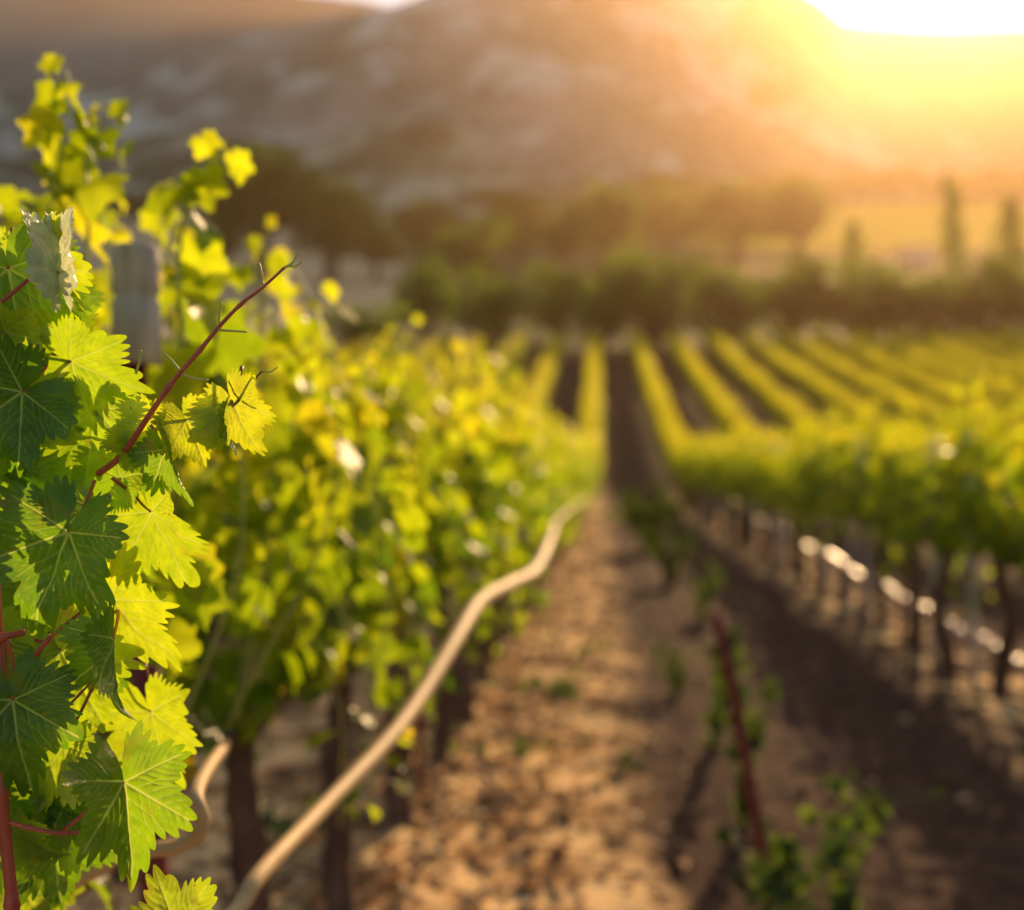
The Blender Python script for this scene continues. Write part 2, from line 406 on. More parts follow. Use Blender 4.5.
def leaf_local(nth, nr, depth=1., tooth=.0, cup=(.0, .0), fold=0., wave=.05, seed=0, veins=False, droop=0.):
    """unit leaf in its own plane: tip along +y, face along +z; origin at the petiole"""
    th = np.linspace(-math.pi, math.pi, nth, endpoint=False)
    r = leaf_r(th, depth)
    if tooth: r = r * teeth(th, tooth, 9.5, seed * .37)
    r = r * (1 + .16 * vnoise(th * 1.7 + seed * 7.1, np.full(nth, seed * 3.3)))
    rr = (np.arange(1, nr + 1) / nr) ** .9
    X = np.outer(rr, np.sin(th) * r).ravel(); Y = np.outer(rr, np.cos(th) * r).ravel()
    X = np.append(X, 0); Y = np.append(Y, 0)
    v = np.zeros(len(X)); gv = v
    if veins: v, gv = vein_val(np.stack([X, Y], -1))
    R2 = np.sqrt(X * X + Y * Y)
    Z = cup[0] * X * X + cup[1] * Y * Y + wave * (vnoise(X * 2.6 + seed * 5, Y * 2.6 + seed) * 2) * R2
    if veins: Z = Z - .022 * gv + .02 * fbm(X * 9 + seed, Y * 9, 2, seed)
    if fold:
        c, s_ = math.cos(fold), math.sin(fold)
        Z = Z + np.abs(X) * s_; X = X * c
    if droop:
        a = droop * np.maximum(Y, 0) ; Z = Z - np.sin(a) * np.maximum(Y, 0) * .7; Y = np.where(Y > 0, Y * np.cos(a * .6), Y)
    i = np.arange(nr - 1)[:, None] * nth; j = np.arange(nth)[None]; j2 = (j + 1) % nth
    q = np.stack([i + j, i + nth + j, i + nth + j2, i + j2], -1).reshape(-1, 4)
    jj = np.arange(nth); t = np.stack([jj, (jj + 1) % nth, np.full(nth, len(X) - 1)], -1)
    return np.stack([X, Y, Z], -1), [q, t], v

TPL = [leaf_local(16, 1, .9, 0, (rng.uniform(-.4, .4), rng.uniform(-.3, .2)), rng.uniform(0, .4), .1, s, droop=rng.uniform(0, .7)) for s in range(6)]
TPL_LO = []
for s in range(3):
    V = np.array([[0, -.3, 0], [.75, -.1, .1], [.55, .6, .05], [0, 1, -.15], [-.55, .6, .05], [-.75, -.1, .1]]); TPL_LO.append((V, [np.array([[0, 1, 2, 3], [0, 3, 4, 5]])], np.zeros(6)))

def basis(tip, nrm):
    y = np.array(tip, float); y /= np.linalg.norm(y); z = np.array(nrm, float); z = z - y * z.dot(y); z /= np.linalg.norm(z) + 1e-9
    return np.stack([np.cross(y, z), y, z], 0)
def rand_leaf(mb, p, size, tpls=TPL, m=0, out=None, tint=None):
    """a leaf hanging at p, tip mostly down and outwards"""
    a = rng.uniform(0, 2 * math.pi)
    h = np.array([math.cos(a), math.sin(a), 0]);
    if out is not None: h = h * .7 + np.array(out) * .8
    tip = h * .55 + np.array([0, 0, rng.uniform(-1.1, -.2)])
    nrm = h * .8 + np.array([rng.normal(0, .35), rng.normal(0, .35), rng.uniform(.1, .8)])
    B = basis(tip, nrm); V, Fc, v = tpls[rng.integers(len(tpls))]
    if tint is None: tint = float(np.clip(rng.normal(.42, .22), 0, .9)) if rng.random() > .02 else 1.0
    mb.add(V * size @ B + np.array(p), Fc, m, tint, v)

# ------------------------------------------------------------------ vines along the rows
def vine_parts(seed, detail=True, nshoot=18, h=1.78, wide=.28, tp=None, skip=None):
    """(trunk, foliage) collectors of one vine standing at the origin, row along y"""
    tr, fo = MB(), MB()
    b = rng.uniform(-.05, .05, 2)
    pts = [(0, 0, -.08), (b[0], b[1], .2), (b[0] * 1.6, -b[1], .45), (b[0] * .4, b[1] * .5, .68), (0, 0, .80)]
    tr.tube(smooth_path(pts, 5 if detail else 2), np.linspace(.056, .036, 21 if detail else 9) * rng.uniform(.85, 1.2), 9 if detail else 5, wob=.22)
    for s in (-1, 1):
        arm = [(0, 0, .78), (.02, s * .2, .84), (-.01, s * .4, .85), (.01, s * .56, .84)]
        tr.tube(smooth_path(arm, 3 if detail else 1), np.linspace(.026, .014, 10 if detail else 4), 7 if detail else 4, wob=.15)
    tp = tp or (TPL if detail else TPL_LO)
    for k in range(nshoot):
        y0 = -.56 + 1.12 * (k + rng.uniform(.1, .9)) / nshoot
        side = rng.choice([-1, 1]); top = h + rng.normal(0, .13)
        top = min(top, h + .12)
        if rng.random() < .06: top += .16
        kind = rng.random(); P = [np.array([rng.uniform(-.04, .04), y0, .84])]
        n = 11
        if kind < .58:      # upright between the wires
            dx = rng.uniform(.02, wide); lean = rng.normal(0, .12)
            for i in range(1, n):
                t = i / (n - 1); P.append(np.array([side * dx * math.sin(t * 2.6), y0 + lean * t + rng.normal(0, .015), .84 + (top - .84) * t]))
        else:               # flops outwards and hangs into the aisle
            r = rng.uniform(.18, .36); up = rng.uniform(.25, .8); dn = rng.uniform(.5, 1.1)
            for i in range(1, n):
                t = i / (n - 1); P.append(np.array([side * r * min(1, t * 1.5), y0 + rng.normal(0, .02), .84 + up * math.sin(min(t, .45) / .45 * math.pi / 2) - dn * max(0, t - .35) * 1.2]))
        P = np.array(P)
        if detail and not skip: fo.tube(P, np.linspace(.005, .002, n), 4, 1, cap=False)
        L = np.linalg.norm(np.diff(P, axis=0), axis=1).sum()
        nl = int(L / (.046 if detail else .10))
        for j in range(nl):
            t = (j + .5) / nl; q = t * (n - 1); i = int(q); p = P[i] + (P[min(i + 1, n - 1)] - P[i]) * (q - i)
            sz = (.062 if detail else .115) * (1.15 - .65 * t ** 3) * rng.uniform(.75, 1.2)
            a = rng.uniform(0, 2 * math.pi)
            off = np.array([math.cos(a) * .06 + side * .015, math.sin(a) * .06, rng.uniform(-.02, .03)])
            if skip and skip(p + off): continue
            rand_leaf(fo, p + off, sz, tp, 0, out=(math.copysign(1, off[0]), 0, 0), tint=float(np.clip(rng.normal(.36 if detail else .58, .2) + .55 * ss(1.15, 1.7, p[2] + off[2]), 0, .92)) if rng.random() > .012 else 1.0)  # tint rises with height, painting the sunlit canopy top into the leaf colour
    return tr, fo

VAR = []
for s in range(6):
    tr, fo = vine_parts(s)
    VAR.append((tr.mesh('trunk', [M_bark]), fo.mesh('foliage', [M_leaf, M_stemg])))
VAR_MID = []
for s in range(4):
    tr, fo = vine_parts(20 + s, False, 16, 1.85, .30)
    both = MB(); both.V = tr.V + fo.V
    both.F = tr.F + [f + tr.n for f in fo.F]; both.M = [1] * len(tr.F) + [0] * len(fo.F); both.T = tr.T + fo.T; both.G = tr.G + fo.G; both.n = tr.n + fo.n
    VAR_MID.append((both, tr.mesh('trunk', [M_bark]), fo.mesh('foliage', [M_leaf])))

def place_vine(x, y, label, group, k=None):
    k = int(rng.integers(len(VAR))) if k is None else k
    o = empty('grapevine', (x, y, float(gz(x, y, True))), math.pi * int(rng.integers(2)) + rng.uniform(-.06, .06))
    tag(o, label, 'grapevine', group)
    s = rng.uniform(.94, 1.06); o.scale = (s, s, s * rng.uniform(.97, 1.04))
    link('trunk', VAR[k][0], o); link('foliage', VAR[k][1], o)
    return o

XL, XR = -.81, 2.38
def xl(y): return XL + .014 * max(0, min(y, 36) - 3)
ordn = ['first', 'second', 'third', 'fourth', 'fifth', 'sixth', 'seventh', 'eighth', 'ninth', 'tenth', 'eleventh', 'twelfth']
n_ind = 0
yl = [2.72 + .98 * k for k in range(32)]
for i, y in enumerate(yl):
    if i == 0: lb = 'vine beside the grey topped post, its trunk below the pale hose'
    elif i < 12: lb = f'{ordn[i]} backlit vine along the left row, counted from the grey topped post'
    else: lb = 'small backlit vine far down the left row beside the dirt aisle'
    place_vine(xl(y) + rng.normal(0, .02), y, lb, 'vines of the left row'); n_ind += 1
yr = [4.6 + .95 * k for k in range(32)]
for i, y in enumerate(yr):
    if i < 12: lb = f'{ordn[i]} vine of the row right of the aisle, counted from the frame edge'
    else: lb = 'small vine far down the row right of the dirt aisle'
    place_vine(XR + rng.normal(0, .02), y, lb, 'vines of the right row'); n_ind += 1
# the further rows; the largest in view are things, the rest one mass
spots = []
rows_x = [XR + 2.4 * k for k in range(1, 26)] + [xl(36) - 2.4 * k for k in range(1, 9)]
for ri, x in enumerate(rows_x + [xl(36), XR]):
    y0 = 8 if ri < 2 or ri in (25, 26) else 26
    if ri >= len(rows_x): y0 = 34.6
    for y in np.arange(y0, 82 - max(0, -x) * .5, 1.02):
        px = 600 + F * x / y
        if px < -40 or px > 1090: continue
        spots.append((y, x + rng.normal(0, .03), ri))
spots.sort()
def key(s):
    hidden = s[0] < 30
    return (hidden, s[0])
spots.sort(key=key)
rest = MB()
rowname = {}
for k in range(25): rowname[k] = f'vine in row {k+1} right of the right aisle row'
left = 298 - n_ind
for (y, x, ri) in spots:
    k = int(rng.integers(4)); z = float(gz(x, y)); rz = math.pi * int(rng.integers(2)); s = rng.uniform(.93, 1.08)
    if left > 0 and (y >= 30 or y < 30 and ri in (0, 25)):
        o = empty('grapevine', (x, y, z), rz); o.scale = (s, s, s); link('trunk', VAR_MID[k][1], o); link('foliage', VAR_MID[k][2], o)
        if ri == len(rows_x): lb = 'yellow green vine in the left row where it climbs the slope'
        elif ri == len(rows_x) + 1: lb = 'yellow green vine in the right row where it climbs the slope'
        elif ri < 25: lb = f'vine on the slope in the {(ordn + ["far"] * 20)[ri]} row beyond the right aisle row'
        else: lb = f'vine on the slope in the {ordn[ri-25]} row beyond the left aisle row'
        tag(o, lb, 'grapevine', 'vines on the far slope'); left -= 1
    else:
        b = VAR_MID[k][0]; V = np.concatenate(b.V) * s
        V = V * np.array([math.cos(rz), math.cos(rz), 1]) + np.array([x, y, z])
        for f, m in zip(b.F, b.M): rest.F.append(f + rest.n); rest.M.append(m)
        rest.V.append(V); rest.T.append(np.concatenate(b.T)); rest.G.append(np.concatenate(b.G)); rest.n += len(V)
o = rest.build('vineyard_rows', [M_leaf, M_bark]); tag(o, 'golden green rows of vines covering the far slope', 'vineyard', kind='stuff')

# ------------------------------------------------------------------ posts and stakes
def main_post(x, y):
    o = empty('trellis_post', (x, y, float(gz(x, y)))); tag(o, 'thick grey topped wooden post with a dark red shaft among the near left shoots', 'post', 'trellis posts')
    a = MB(); zt = 1.84
    prof = [(-.1, .026), (.4, .026), (1.67, .026)]
    a.tube([(.07 * (1 - (z + .1) / 1.6), 0, z) for z, r in prof], [r for z, r in prof], 14); a.build('shaft', [M_redp], o)
    b = MB(); zz = [1.665, 1.67, 1.775, 1.78, 1.79, 1.795, 1.872, 1.88]; rr = [.037, .043, .043, .038, .038, .043, .043, .036]
    b.tube([(0, 0, z) for z in zz], rr, 20); b.build('cap', [M_greyw], o)
    return o
p = at(136, 300, 2.12); main_post(p.x, 2.12)
st = MB(); st.tube([(0, 0, z) for z in (-.1, .5, 1.2, 1.72)], .017, 6); st_me = st.mesh('vine_stake', [M_redp])
tw = MB(); tw.tube([(0, 0, z) for z in (-.1, .5, 1.2, 1.66)], .022, 8, wob=.08); tw_me = tw.mesh('vine_stake', [M_greyw])
def stake(x, y, me, label, group, tilt=(0, 0)):
    o = link('vine_stake', me, None, (x, y, float(gz(x, y)))); o.rotation_euler = (tilt[0], tilt[1], 0); tag(o, label, 'stake', group); return o
for i, y in enumerate(yr[:26]):
    red = i % 4 == 1 or i in (2,)
    lb = (f'dark red stake beside the {ordn[i]} vine of the right row' if i < 12 else 'dark red stake far down the right row') if red else \
         (f'thin grey stake beside the {ordn[i]} vine of the right row' if i < 12 else 'thin grey stake far down the right row')
    stake(XR + rng.uniform(-.05, .05), y + .42 + rng.uniform(-.08, .08), st_me if red else tw_me, lb, 'stakes of the right row', (rng.normal(0, .015), rng.normal(0, .02)))
for i, y in enumerate(yl[1:22]):
    if i % 3 == 1:
        stake(xl(y) + rng.uniform(-.03, .03), y + .45, st_me, f'dark red stake beside the {ordn[i+1]} vine of the left row' if i < 10 else 'dark red stake far down the left row', 'stakes of the left row', (rng.normal(0, .015), rng.normal(0, .02)))
pb = at(766, 885, 4.15); pt = at(716, 612, 4.35)
lean = MB(); lean.tube(smooth_path([(pb.x, pb.y, float(gz(pb.x, pb.y)) - .1), tuple(pb), tuple((pb + pt) / 2 + Vector((.012, 0, 0))), tuple(pt)], 4), .022, 7)
o = lean.build('vine_stake', [M_redp]); tag(o, 'leaning rust red stake standing alone among weeds in the dirt aisle', 'stake')

# ------------------------------------------------------------------ hoses
def hose(pts, rad, m, label, bump=0.0):
    P = smooth_path(pts, 10); a = MB(); r = np.interp(np.linspace(0, 1, len(P)), np.linspace(0, 1, len(rad)), rad)
    if bump: r = r * (1 + bump * np.sin(np.arange(len(P)) * 1.9))
    a.tube(P, r, 12); o = a.build('irrigation_hose', [m]); tag(o, label, 'hose', 'irrigation hoses'); return o
hp = [(150, 1010, 1.75), (235, 912, 1.98), (262, 872, 2.08), (325, 806, 2.5), (390, 738, 3.0), (425, 690, 3.4), (458, 636, 3.9), (480, 602, 4.4),
      (512, 584, 5.0), (534, 572, 5.6), (547, 548, 6.4), (553, 532, 7.6), (563, 515, 10), (590, 496, 20)]
hose([at(q[0], q[1], q[2] * .82) for q in hp], [.012, .0125, .0145, .018, .020, .023, .025, .024, .014, .010], M_hose, 'long pale beige hose sagging in kinks along the left row towards the far slope')
hp = [(-20, 938, 1.45), (40, 905, 1.45), (90, 872, 1.45), (130, 852, 1.47), (180, 846, 1.5), (202, 824, 1.5), (196, 795, 1.52), (208, 768, 1.7), (225, 745, 2.0)]
hose([at(*q) for q in hp], [.010, .010], M_hose, 'short beige hose curving behind the close leaves at the bottom')
hp = []
for k in range(34):
    px = 1075 - k * 10.5; py = 431 + .555 * (px - 600) + 2.5 * math.sin(k * 1.3)
    Y = 2.62 * F / (px - 600); hp.append((px, py, Y))
hose([at(*q) for q in hp], [.033, .042], M_hose2, 'shiny drip hose glinting along the foot of the right row', .32)

# ------------------------------------------------------------------ close shoots around the post (left row, just out of focus)
def blocks_post(p):
    r = Vector(tuple(p)) - Vector((0, 0, CH)); ca, sa = math.cos(YAW), math.sin(YAW)
    f = -sa * r.x + ca * r.y; px = 512 + F * (ca * r.x + sa * r.y) / f; py = 455 - F * r.z / f
    return 86 < px < 186 and 210 < py < 420 and r.y < 2.16
def hides(p):
    r = Vector(tuple(p)) - Vector((0, 0, CH)); ca, sa = math.cos(YAW), math.sin(YAW)
    f = -sa * r.x + ca * r.y; px = 512 + F * (ca * r.x + sa * r.y) / max(f, .1); py = 455 - F * r.z / max(f, .1)
    return r.y < 1.7 or (px > 95 and py > 640) or px > 235 or blocks_post(p)
def shoot(name, label, pix, size, parent=None, n=None, cane=M_stemg, r0=.006, group='tall shoots'):
    a = MB(); P = smooth_path([at(*q) for q in pix], 6)
    a.tube(P, np.linspace(r0, .0015, len(P)), 6, 1, cap=False)
    L = np.linalg.norm(np.diff(P, axis=0), axis=1).sum(); n = n or int(L / .035)
    for j in range(n):
        t = (j + .5) / n; q = P[int(t * (len(P) - 1))]; s = -1 if j % 2 else 1
        sz = size * (1.1 - .75 * t ** 1.6) * rng.uniform(.8, 1.15)
        off = np.array([s * rng.uniform(.02, .07) * (1 - .6 * t), rng.uniform(-.05, .05), rng.uniform(-.02, .02)])
        if blocks_post(q + off): continue
        rand_leaf(a, q + off, sz, TPLM, 0, tint=float(np.clip(rng.normal(.5 + .3 * t, .15), 0, .9)))
    o = a.build('shoot', [M_leaf, cane], parent); return o
TPLM = [leaf_local(44, 4, 1, .1, (rng.uniform(-.4, .4), rng.uniform(-.3, .2)), rng.uniform(0, .4), .12, s, droop=rng.uniform(0, .6)) for s in range(8)]
v0 = empty('grapevine', (XL + .02, 1.3, 0)); tag(v0, 'vine around the grey topped post with tall yellow shoots reaching above it', 'grapevine', 'vines of the left row')
tr, fo = vine_parts(99, True, 15, 1.72, tp=TPLM, skip=lambda p: hides(p + np.array(tuple(v0.location))))
tr.build('trunk', [M_bark], v0); fo.build('foliage', [M_leaf, M_stemg], v0)
# inverse: shoots are laid out in world space, parent keeps the offset
def sh(pix, size, n=None, r0=.006):
    o = shoot('shoot', '', pix, size, v0, n, r0=r0); o.location = -v0.location
sh([(60, 420, 1.9), (78, 330, 1.92), (88, 240, 1.93), (85, 160, 1.95), (75, 110, 1.95), (66, 68, 1.95)], .095, 26)
sh([(20, 420, 1.95), (15, 330, 2.0), (30, 250, 2.0), (60, 190, 2.0), (100, 130, 2.0), (110, 105, 2.0)], .085, 16)
sh([(170, 400, 2.0), (182, 330, 2.0), (178, 270, 2.0), (185, 220, 2.0), (200, 175, 2.0), (226, 138, 2.0)], .092, 22)
sh([(205, 420, 2.3), (200, 350, 2.3), (190, 290, 2.3), (165, 230, 2.3), (158, 190, 2.3)], .095, 16)
sh([(255, 430, 2.5), (262, 370, 2.5), (262, 310, 2.5), (258, 260, 2.5), (268, 222, 2.5)], .07, 15)
sh([(40, 300, 2.1), (20, 250, 2.1), (5, 210, 2.1), (-20, 190, 2.1)], .07, 12)
sh([(118, 520, 2.4), (120, 430, 2.4), (112, 330, 2.4), (105, 240, 2.4), (100, 190, 2.4)], .085, 22)
sh([(60, 520, 2.3), (62, 420, 2.3), (50, 330, 2.3), (40, 260, 2.3), (45, 215, 2.3)], .085, 22)
sh([(170, 540, 2.5), (178, 440, 2.5), (172, 350, 2.5), (180, 270, 2.5), (176, 205, 2.5)], .08, 22)
sh([(225, 540, 2.6), (228, 440, 2.6), (236, 380, 2.6), (240, 340, 2.6)], .08, 16)
# shoots over the row further on
for px, top, Y in ((300, 318, 3.2), (335, 330, 3.5), (398, 312, 4.3), (415, 292, 4.4), (380, 330, 4.2), (450, 345, 5.6), (505, 336, 8.0), (520, 340, 8.5)):
    x = at(px, 400, Y).x
    sh([(px - 14, 455 - (455 - top) * .1 , Y), (px - 8, 455 - (455 - top) * .5, Y), (px, top, Y)], .075, 14)

# ------------------------------------------------------------------ the sharp foreground vine
fv = empty('grapevine', at(-60, 1500, 1.12)); fv.location.z = 0
tag(fv, 'sharply focused vine at the left edge with serrated leaves and red canes', 'grapevine', 'vines of the left row')
hl = [0]
def hero(px, py, size, ang, yaw=0., pitch=0., Y=1.12, fold=.12, cup=(.05, -.08), tint=.5, m=None, droop=.25, pet=None, depth=1., wave=.16):
    """px,py = where the petiole meets the blade; size = blade length in pixels; ang = direction of the tip in the picture, degrees clockwise from up"""
    hl[0] += 1; s = hl[0]
    V, Fc, v = leaf_local(280, 26, depth * rng.uniform(.85, 1.2), .17, cup, fold, wave, s, True, droop)
    if m: V = V + np.outer(.10 * fbm(V[:, 0] * 9 + 3, V[:, 1] * 6, 3, 77), [0, 0, 1]) + np.outer(.10 * fbm(V[:, 1] * 5 + 3, V[:, 2] * 6, 2, 79), [1, 0, 0])
    sc = size / F * Y * (1.08 if s < 27 else 1); v = v * (1.0 if tint < .4 or m else .6)
    P0 = at(px, py, Y)
    right = Vector((math.cos(YAW), math.sin(YAW), 0)); fwd = Vector((-math.sin(YAW), math.cos(YAW), 0)); up = Vector((0, 0, 1))
    a = R(ang); tip = right * math.sin(a) + up * math.cos(a); side = tip.cross(-fwd); n = -fwd
    M = Matrix.Rotation(R(yaw), 3, tip); side = M @ side; n = M @ n
    M = Matrix.Rotation(R(pitch), 3, side); tip = M @ tip; n = M @ n
    B = np.array([tuple(side), tuple(tip), tuple(n)])
    a_ = MB(); a_.add(V * sc @ B + np.array(tuple(P0)), Fc, 0, tint, v)
    # petiole
    e = at(*pet) if pet else P0 + (up * -.2 - tip * .9 + fwd * .5).normalized() * .06
    mid = (P0 + e) / 2 + fwd * .008
    a_.tube(smooth_path([tuple(P0 + n * -.001), tuple(mid), tuple(e)], 5), np.linspace(.0014, .0019, 11), 7, 1)
    o = a_.build('leaf', [m or M_hero, M_cane], fv); o.location = -fv.location
    return o
# layer nearest the lens
hero(68, 532, 100, 200, 8, 8, 1.10, .18, (.12, -.1), .12, pet=(95, 480, 1.13))
hero(22, 392, 88, 235, -18, 10, 1.08, .2, (.1, -.1), .10, pet=(60, 345, 1.12))
hero(70, 362, 78, 118, 22, -6, 1.11, .22, (-.1, -.12), .62, pet=(40, 330, 1.14))
hero(34, 262, 82, 150, 20, 5, 1.14, .15, (.1, -.1), .72, pet=(44, 268, 1.16))
hero(8, 268, 96, 170, -25, 4, 1.12, .1, (.1, -.1), .35)
hero(4, 332, 52, 110, 30, 0, 1.10, .1, tint=.66)
hero(96, 410, 74, 190, -15, 6, 1.13, .2, tint=.6, pet=(118, 430, 1.14))
hero(150, 512, 84, 160, 30, 0, 1.15, .2, (.1, -.1), .66, pet=(112, 478, 1.14))
hero(120, 478, 62, 35, -25, 0, 1.16, .2, tint=.45)
hero(166, 450, 60, 160, 48, 5, 1.11, .3, (.2, -.1), .2, pet=(150, 425, 1.12))
hero(110, 600, 88, 135, 15, 8, 1.17, .2, tint=.75)
hero(60, 650, 88, 150, -20, 5, 1.15, .2, tint=.68, pet=(35, 640, 1.14))
hero(112, 640, 76, 175, 55, 5, 1.09, .5, (.3, -.1), .15, pet=(118, 600, 1.2))
hero(12, 700, 94, 170, -12, 10, 1.09, .15, (.12, -.1), .12, pet=(8, 640, 1.10))
hero(62, 745, 72, 205, 15, 5, 1.13, .15, tint=.62, pet=(100, 670, 1.14))
hero(150, 712, 76, 165, 15, 0, 1.26, .15, tint=.7)
hero(124, 782, 100, 172, -30, 10, 1.07, .62, (.1, -.18), .32, droop=.4, pet=(60, 833, 1.12))
hero(178, 935, 66, -20, 20, 0, 1.12, .15, tint=.66, depth=1.1)
hero(12, 830, 52, 130, 20, 0, 1.13, .15, tint=.66)
hero(60, 470, 60, 300, 30, 10, 1.18, .2, tint=.5)
hero(30, 470, 56, 60, 20, 0, 1.16, .2, tint=.5)
# small young leaves on the red cane
hero(232, 402, 56, 155, 10, 0, 1.12, .25, (.3, -.2), .86, pet=(236, 398, 1.128), wave=.2)
hero(186, 420, 48, 155, -20, 0, 1.12, .3, (.3, -.2), .84, pet=(165, 408, 1.12), wave=.2)
hero(150, 418, 46, 190, 20, 0, 1.13, .3, (.3, -.2), .84, pet=(152, 412, 1.12), wave=.2)
hero(130, 440, 44, 130, -30, 0, 1.14, .3, (.3, -.2), .7, wave=.2)
hero(228, 414, 40, 185, 60, 0, 1.13, .5, (.3, -.2), .1)
# downy curled leaf standing up
hero(60, 272, 92, -6, 14, -4, 1.10, 1.22, (.2, -.3), .5, m=M_silver, droop=.5, depth=.9, pet=(44, 270, 1.12), wave=.55)
# deeper layers that shade the nearest leaves
for k in range(64):
    py = rng.uniform(250, 900); wmax = np.interp(py, [250, 350, 450, 620, 700, 900], [45, 70, 125, 120, 95, 70])
    px = rng.uniform(-70, wmax)
    hero(px, py, rng.uniform(58, 92), rng.uniform(100, 260), rng.uniform(-55, 55), rng.uniform(-20, 40), rng.uniform(1.16, 1.42), rng.uniform(.05, .4), tint=float(np.clip(rng.normal(.42, .2), .05, .85)))

def cane(pix, r0, r1, name='cane', m=M_cane, knots=True):
    a = MB(); P = smooth_path([at(*q) for q in pix], 8); r = np.linspace(r0, r1, len(P))
    if knots: r = r * (1 + .35 * (np.arange(len(P)) % 16 == 8) + .15 * (np.abs(np.arange(len(P)) % 16 - 8) == 1))
    a.tube(P, r, 9); o = a.build(name, [m], fv); o.location = -fv.location; return o
cane([(98, 474, 1.14), (122, 455, 1.13), (146, 420, 1.12), (168, 388, 1.12), (180, 373, 1.12), (200, 350, 1.12), (218, 328, 1.12), (240, 305, 1.12), (262, 288, 1.12), (284, 268, 1.12)], .0034, .0012)
cane([(284, 268, 1.12), (293, 262, 1.12), (298, 250, 1.12)], .0014, .0007, 'tendril', M_stemg, False)
cane([(288, 266, 1.12), (296, 266, 1.12), (303, 260, 1.12)], .0013, .0007, 'tendril', M_stemg, False)
cane([(262, 289, 1.12), (262, 275, 1.12), (259, 263, 1.12), (262, 280, 1.12), (267, 288, 1.12)], .0011, .0007, 'tendril', M_stemg, False)
cane([(220, 328, 1.12), (219, 316, 1.12), (221, 302, 1.12)], .0013, .0009, 'tendril', M_stemg, False)
cane([(218, 330, 1.12), (232, 331, 1.12), (247, 332, 1.12)], .0013, .0009, 'tendril', M_stemg, False)
cane([(182, 374, 1.12), (173, 362, 1.12), (163, 352, 1.12)], .0014, .0008, 'tendril', M_stemg, False)
cane([(184, 375, 1.12), (196, 379, 1.12), (208, 380, 1.12)], .0013, .001, 'tendril', M_stemg, False)
cane([(136, 374, 1.12), (139, 362, 1.12), (141, 350, 1.12)], .0014, .0009, 'tendril', M_stemg, False)
cane([(234, 405, 1.125), (240, 399, 1.12), (254, 380, 1.12), (262, 371, 1.12)], .0016, .001)
cane([(262, 371, 1.12), (270, 372, 1.12), (278, 367, 1.12)], .0009, .0006, 'tendril', M_stemg, False)
cane([(240, 400, 1.12), (234, 390, 1.12), (230, 380, 1.12)], .0011, .0008, 'tendril', M_stemg, False)
cane([(244, 400, 1.12), (254, 403, 1.12), (263, 404, 1.12)], .0011, .0008, 'tendril', M_stemg, False)
cane([(-60, 345, 1.1), (-20, 318, 1.1), (10, 295, 1.1), (43, 267, 1.12)], .0026, .0018)
cane([(10, 960, 1.10), (12, 905, 1.10), (7, 850, 1.10), (2, 790, 1.10), (4, 720, 1.11), (0, 650, 1.12), (-4, 560, 1.15), (4, 480, 1.2), (30, 440, 1.2)], .0062, .0042)
cane([(-20, 640, 1.11), (2, 637, 1.11), (25, 632, 1.12)], .0045, .003)
cane([(36, 655, 1.1), (48, 640, 1.1), (62, 628, 1.12), (84, 610, 1.14)], .0026, .0018)
cane([(8, 822, 1.10), (30, 828, 1.10), (58, 833, 1.10), (82, 832, 1.09)], .0024, .0017)
cane([(62, 712, 1.1), (80, 694, 1.1), (100, 672, 1.12)], .0013, .001)

# ------------------------------------------------------------------ weeds and litter in the aisle
def weed(px, py, Y, hgt, n, label, spread=.12, size=.05):
    x = at(px, py, Y).x; o = empty('weed', (x, Y, float(gz(x, Y, True)))); tag(o, label, 'weed', 'weeds in the aisle')
    a, b = MB(), MB()
    for k in range(n):
        an = rng.uniform(0, 6.28); L = hgt * rng.uniform(.5, 1.05)
        tip = np.array([math.cos(an) * spread * rng.uniform(.3, 1), math.sin(an) * spread * rng.uniform(.3, 1), L])
        P = smooth_path([(0, 0, -.02), tuple(tip * np.array([.35, .35, .55])), tuple(tip)], 4)
        a.tube(P, np.linspace(.004, .0015, len(P)), 5)
        for j in range(int(L / .035)):
            q = P[min(len(P) - 1, 1 + int(rng.random() * len(P)))]
            rand_leaf(b, q + rng.normal(0, .012, 3), size * rng.uniform(.6, 1.2), TPL, 0, tint=float(rng.random()))
    a.build('stem', [M_stemg], o); b.build('foliage', [M_weed], o)
weed(790, 905, 3.7, .42, 9, 'leafy green weed at the foot of the leaning red stake', .22)
weed(845, 890, 3.95, .46, 7, 'tall green weed right of the leaning red stake', .14)
weed(745, 780, 5.0, .62, 8, 'thin green weed behind the leaning red stake', .18)
weed(715, 740, 6.2, .62, 7, 'pale tipped weed left of the leaning red stake', .12)
weed(620, 770, 5.7, .10, 4, 'tiny green weed in the middle of the aisle', .15)
weed(520, 755, 6.0, .12, 9, 'low green weed on the sunny straw by the left row', .35)
weed(580, 650, 9.0, .12, 8, 'small green weed farther up the left side of the aisle', .4)
weed(700, 600, 11.0, .5, 8, 'green weed halfway down the aisle', .3)
weed(650, 520, 19.0, 1.0, 14, 'broad green weed patch far down the aisle', .6, .11)
weed(670, 560, 14.0, .7, 10, 'upright green weed beyond the leaning red stake', .4, .08)
weed(640, 500, 24.0, .5, 16, 'wide green weed tuft where the aisle meets the slope', .9, .12)
weed(560, 700, 7.4, .14, 10, 'flat green weed patch beside the sunny straw', .4)
weed(880, 800, 5.2, .12, 6, 'sparse green weed in the shaded right side of the aisle', .3)
weed(680, 690, 7.8, .3, 8, 'green weed beyond the top of the leaning red stake', .2)
weed(290, 830, 4.4, .14, 8, 'low green weed under the left row trunks', .25)

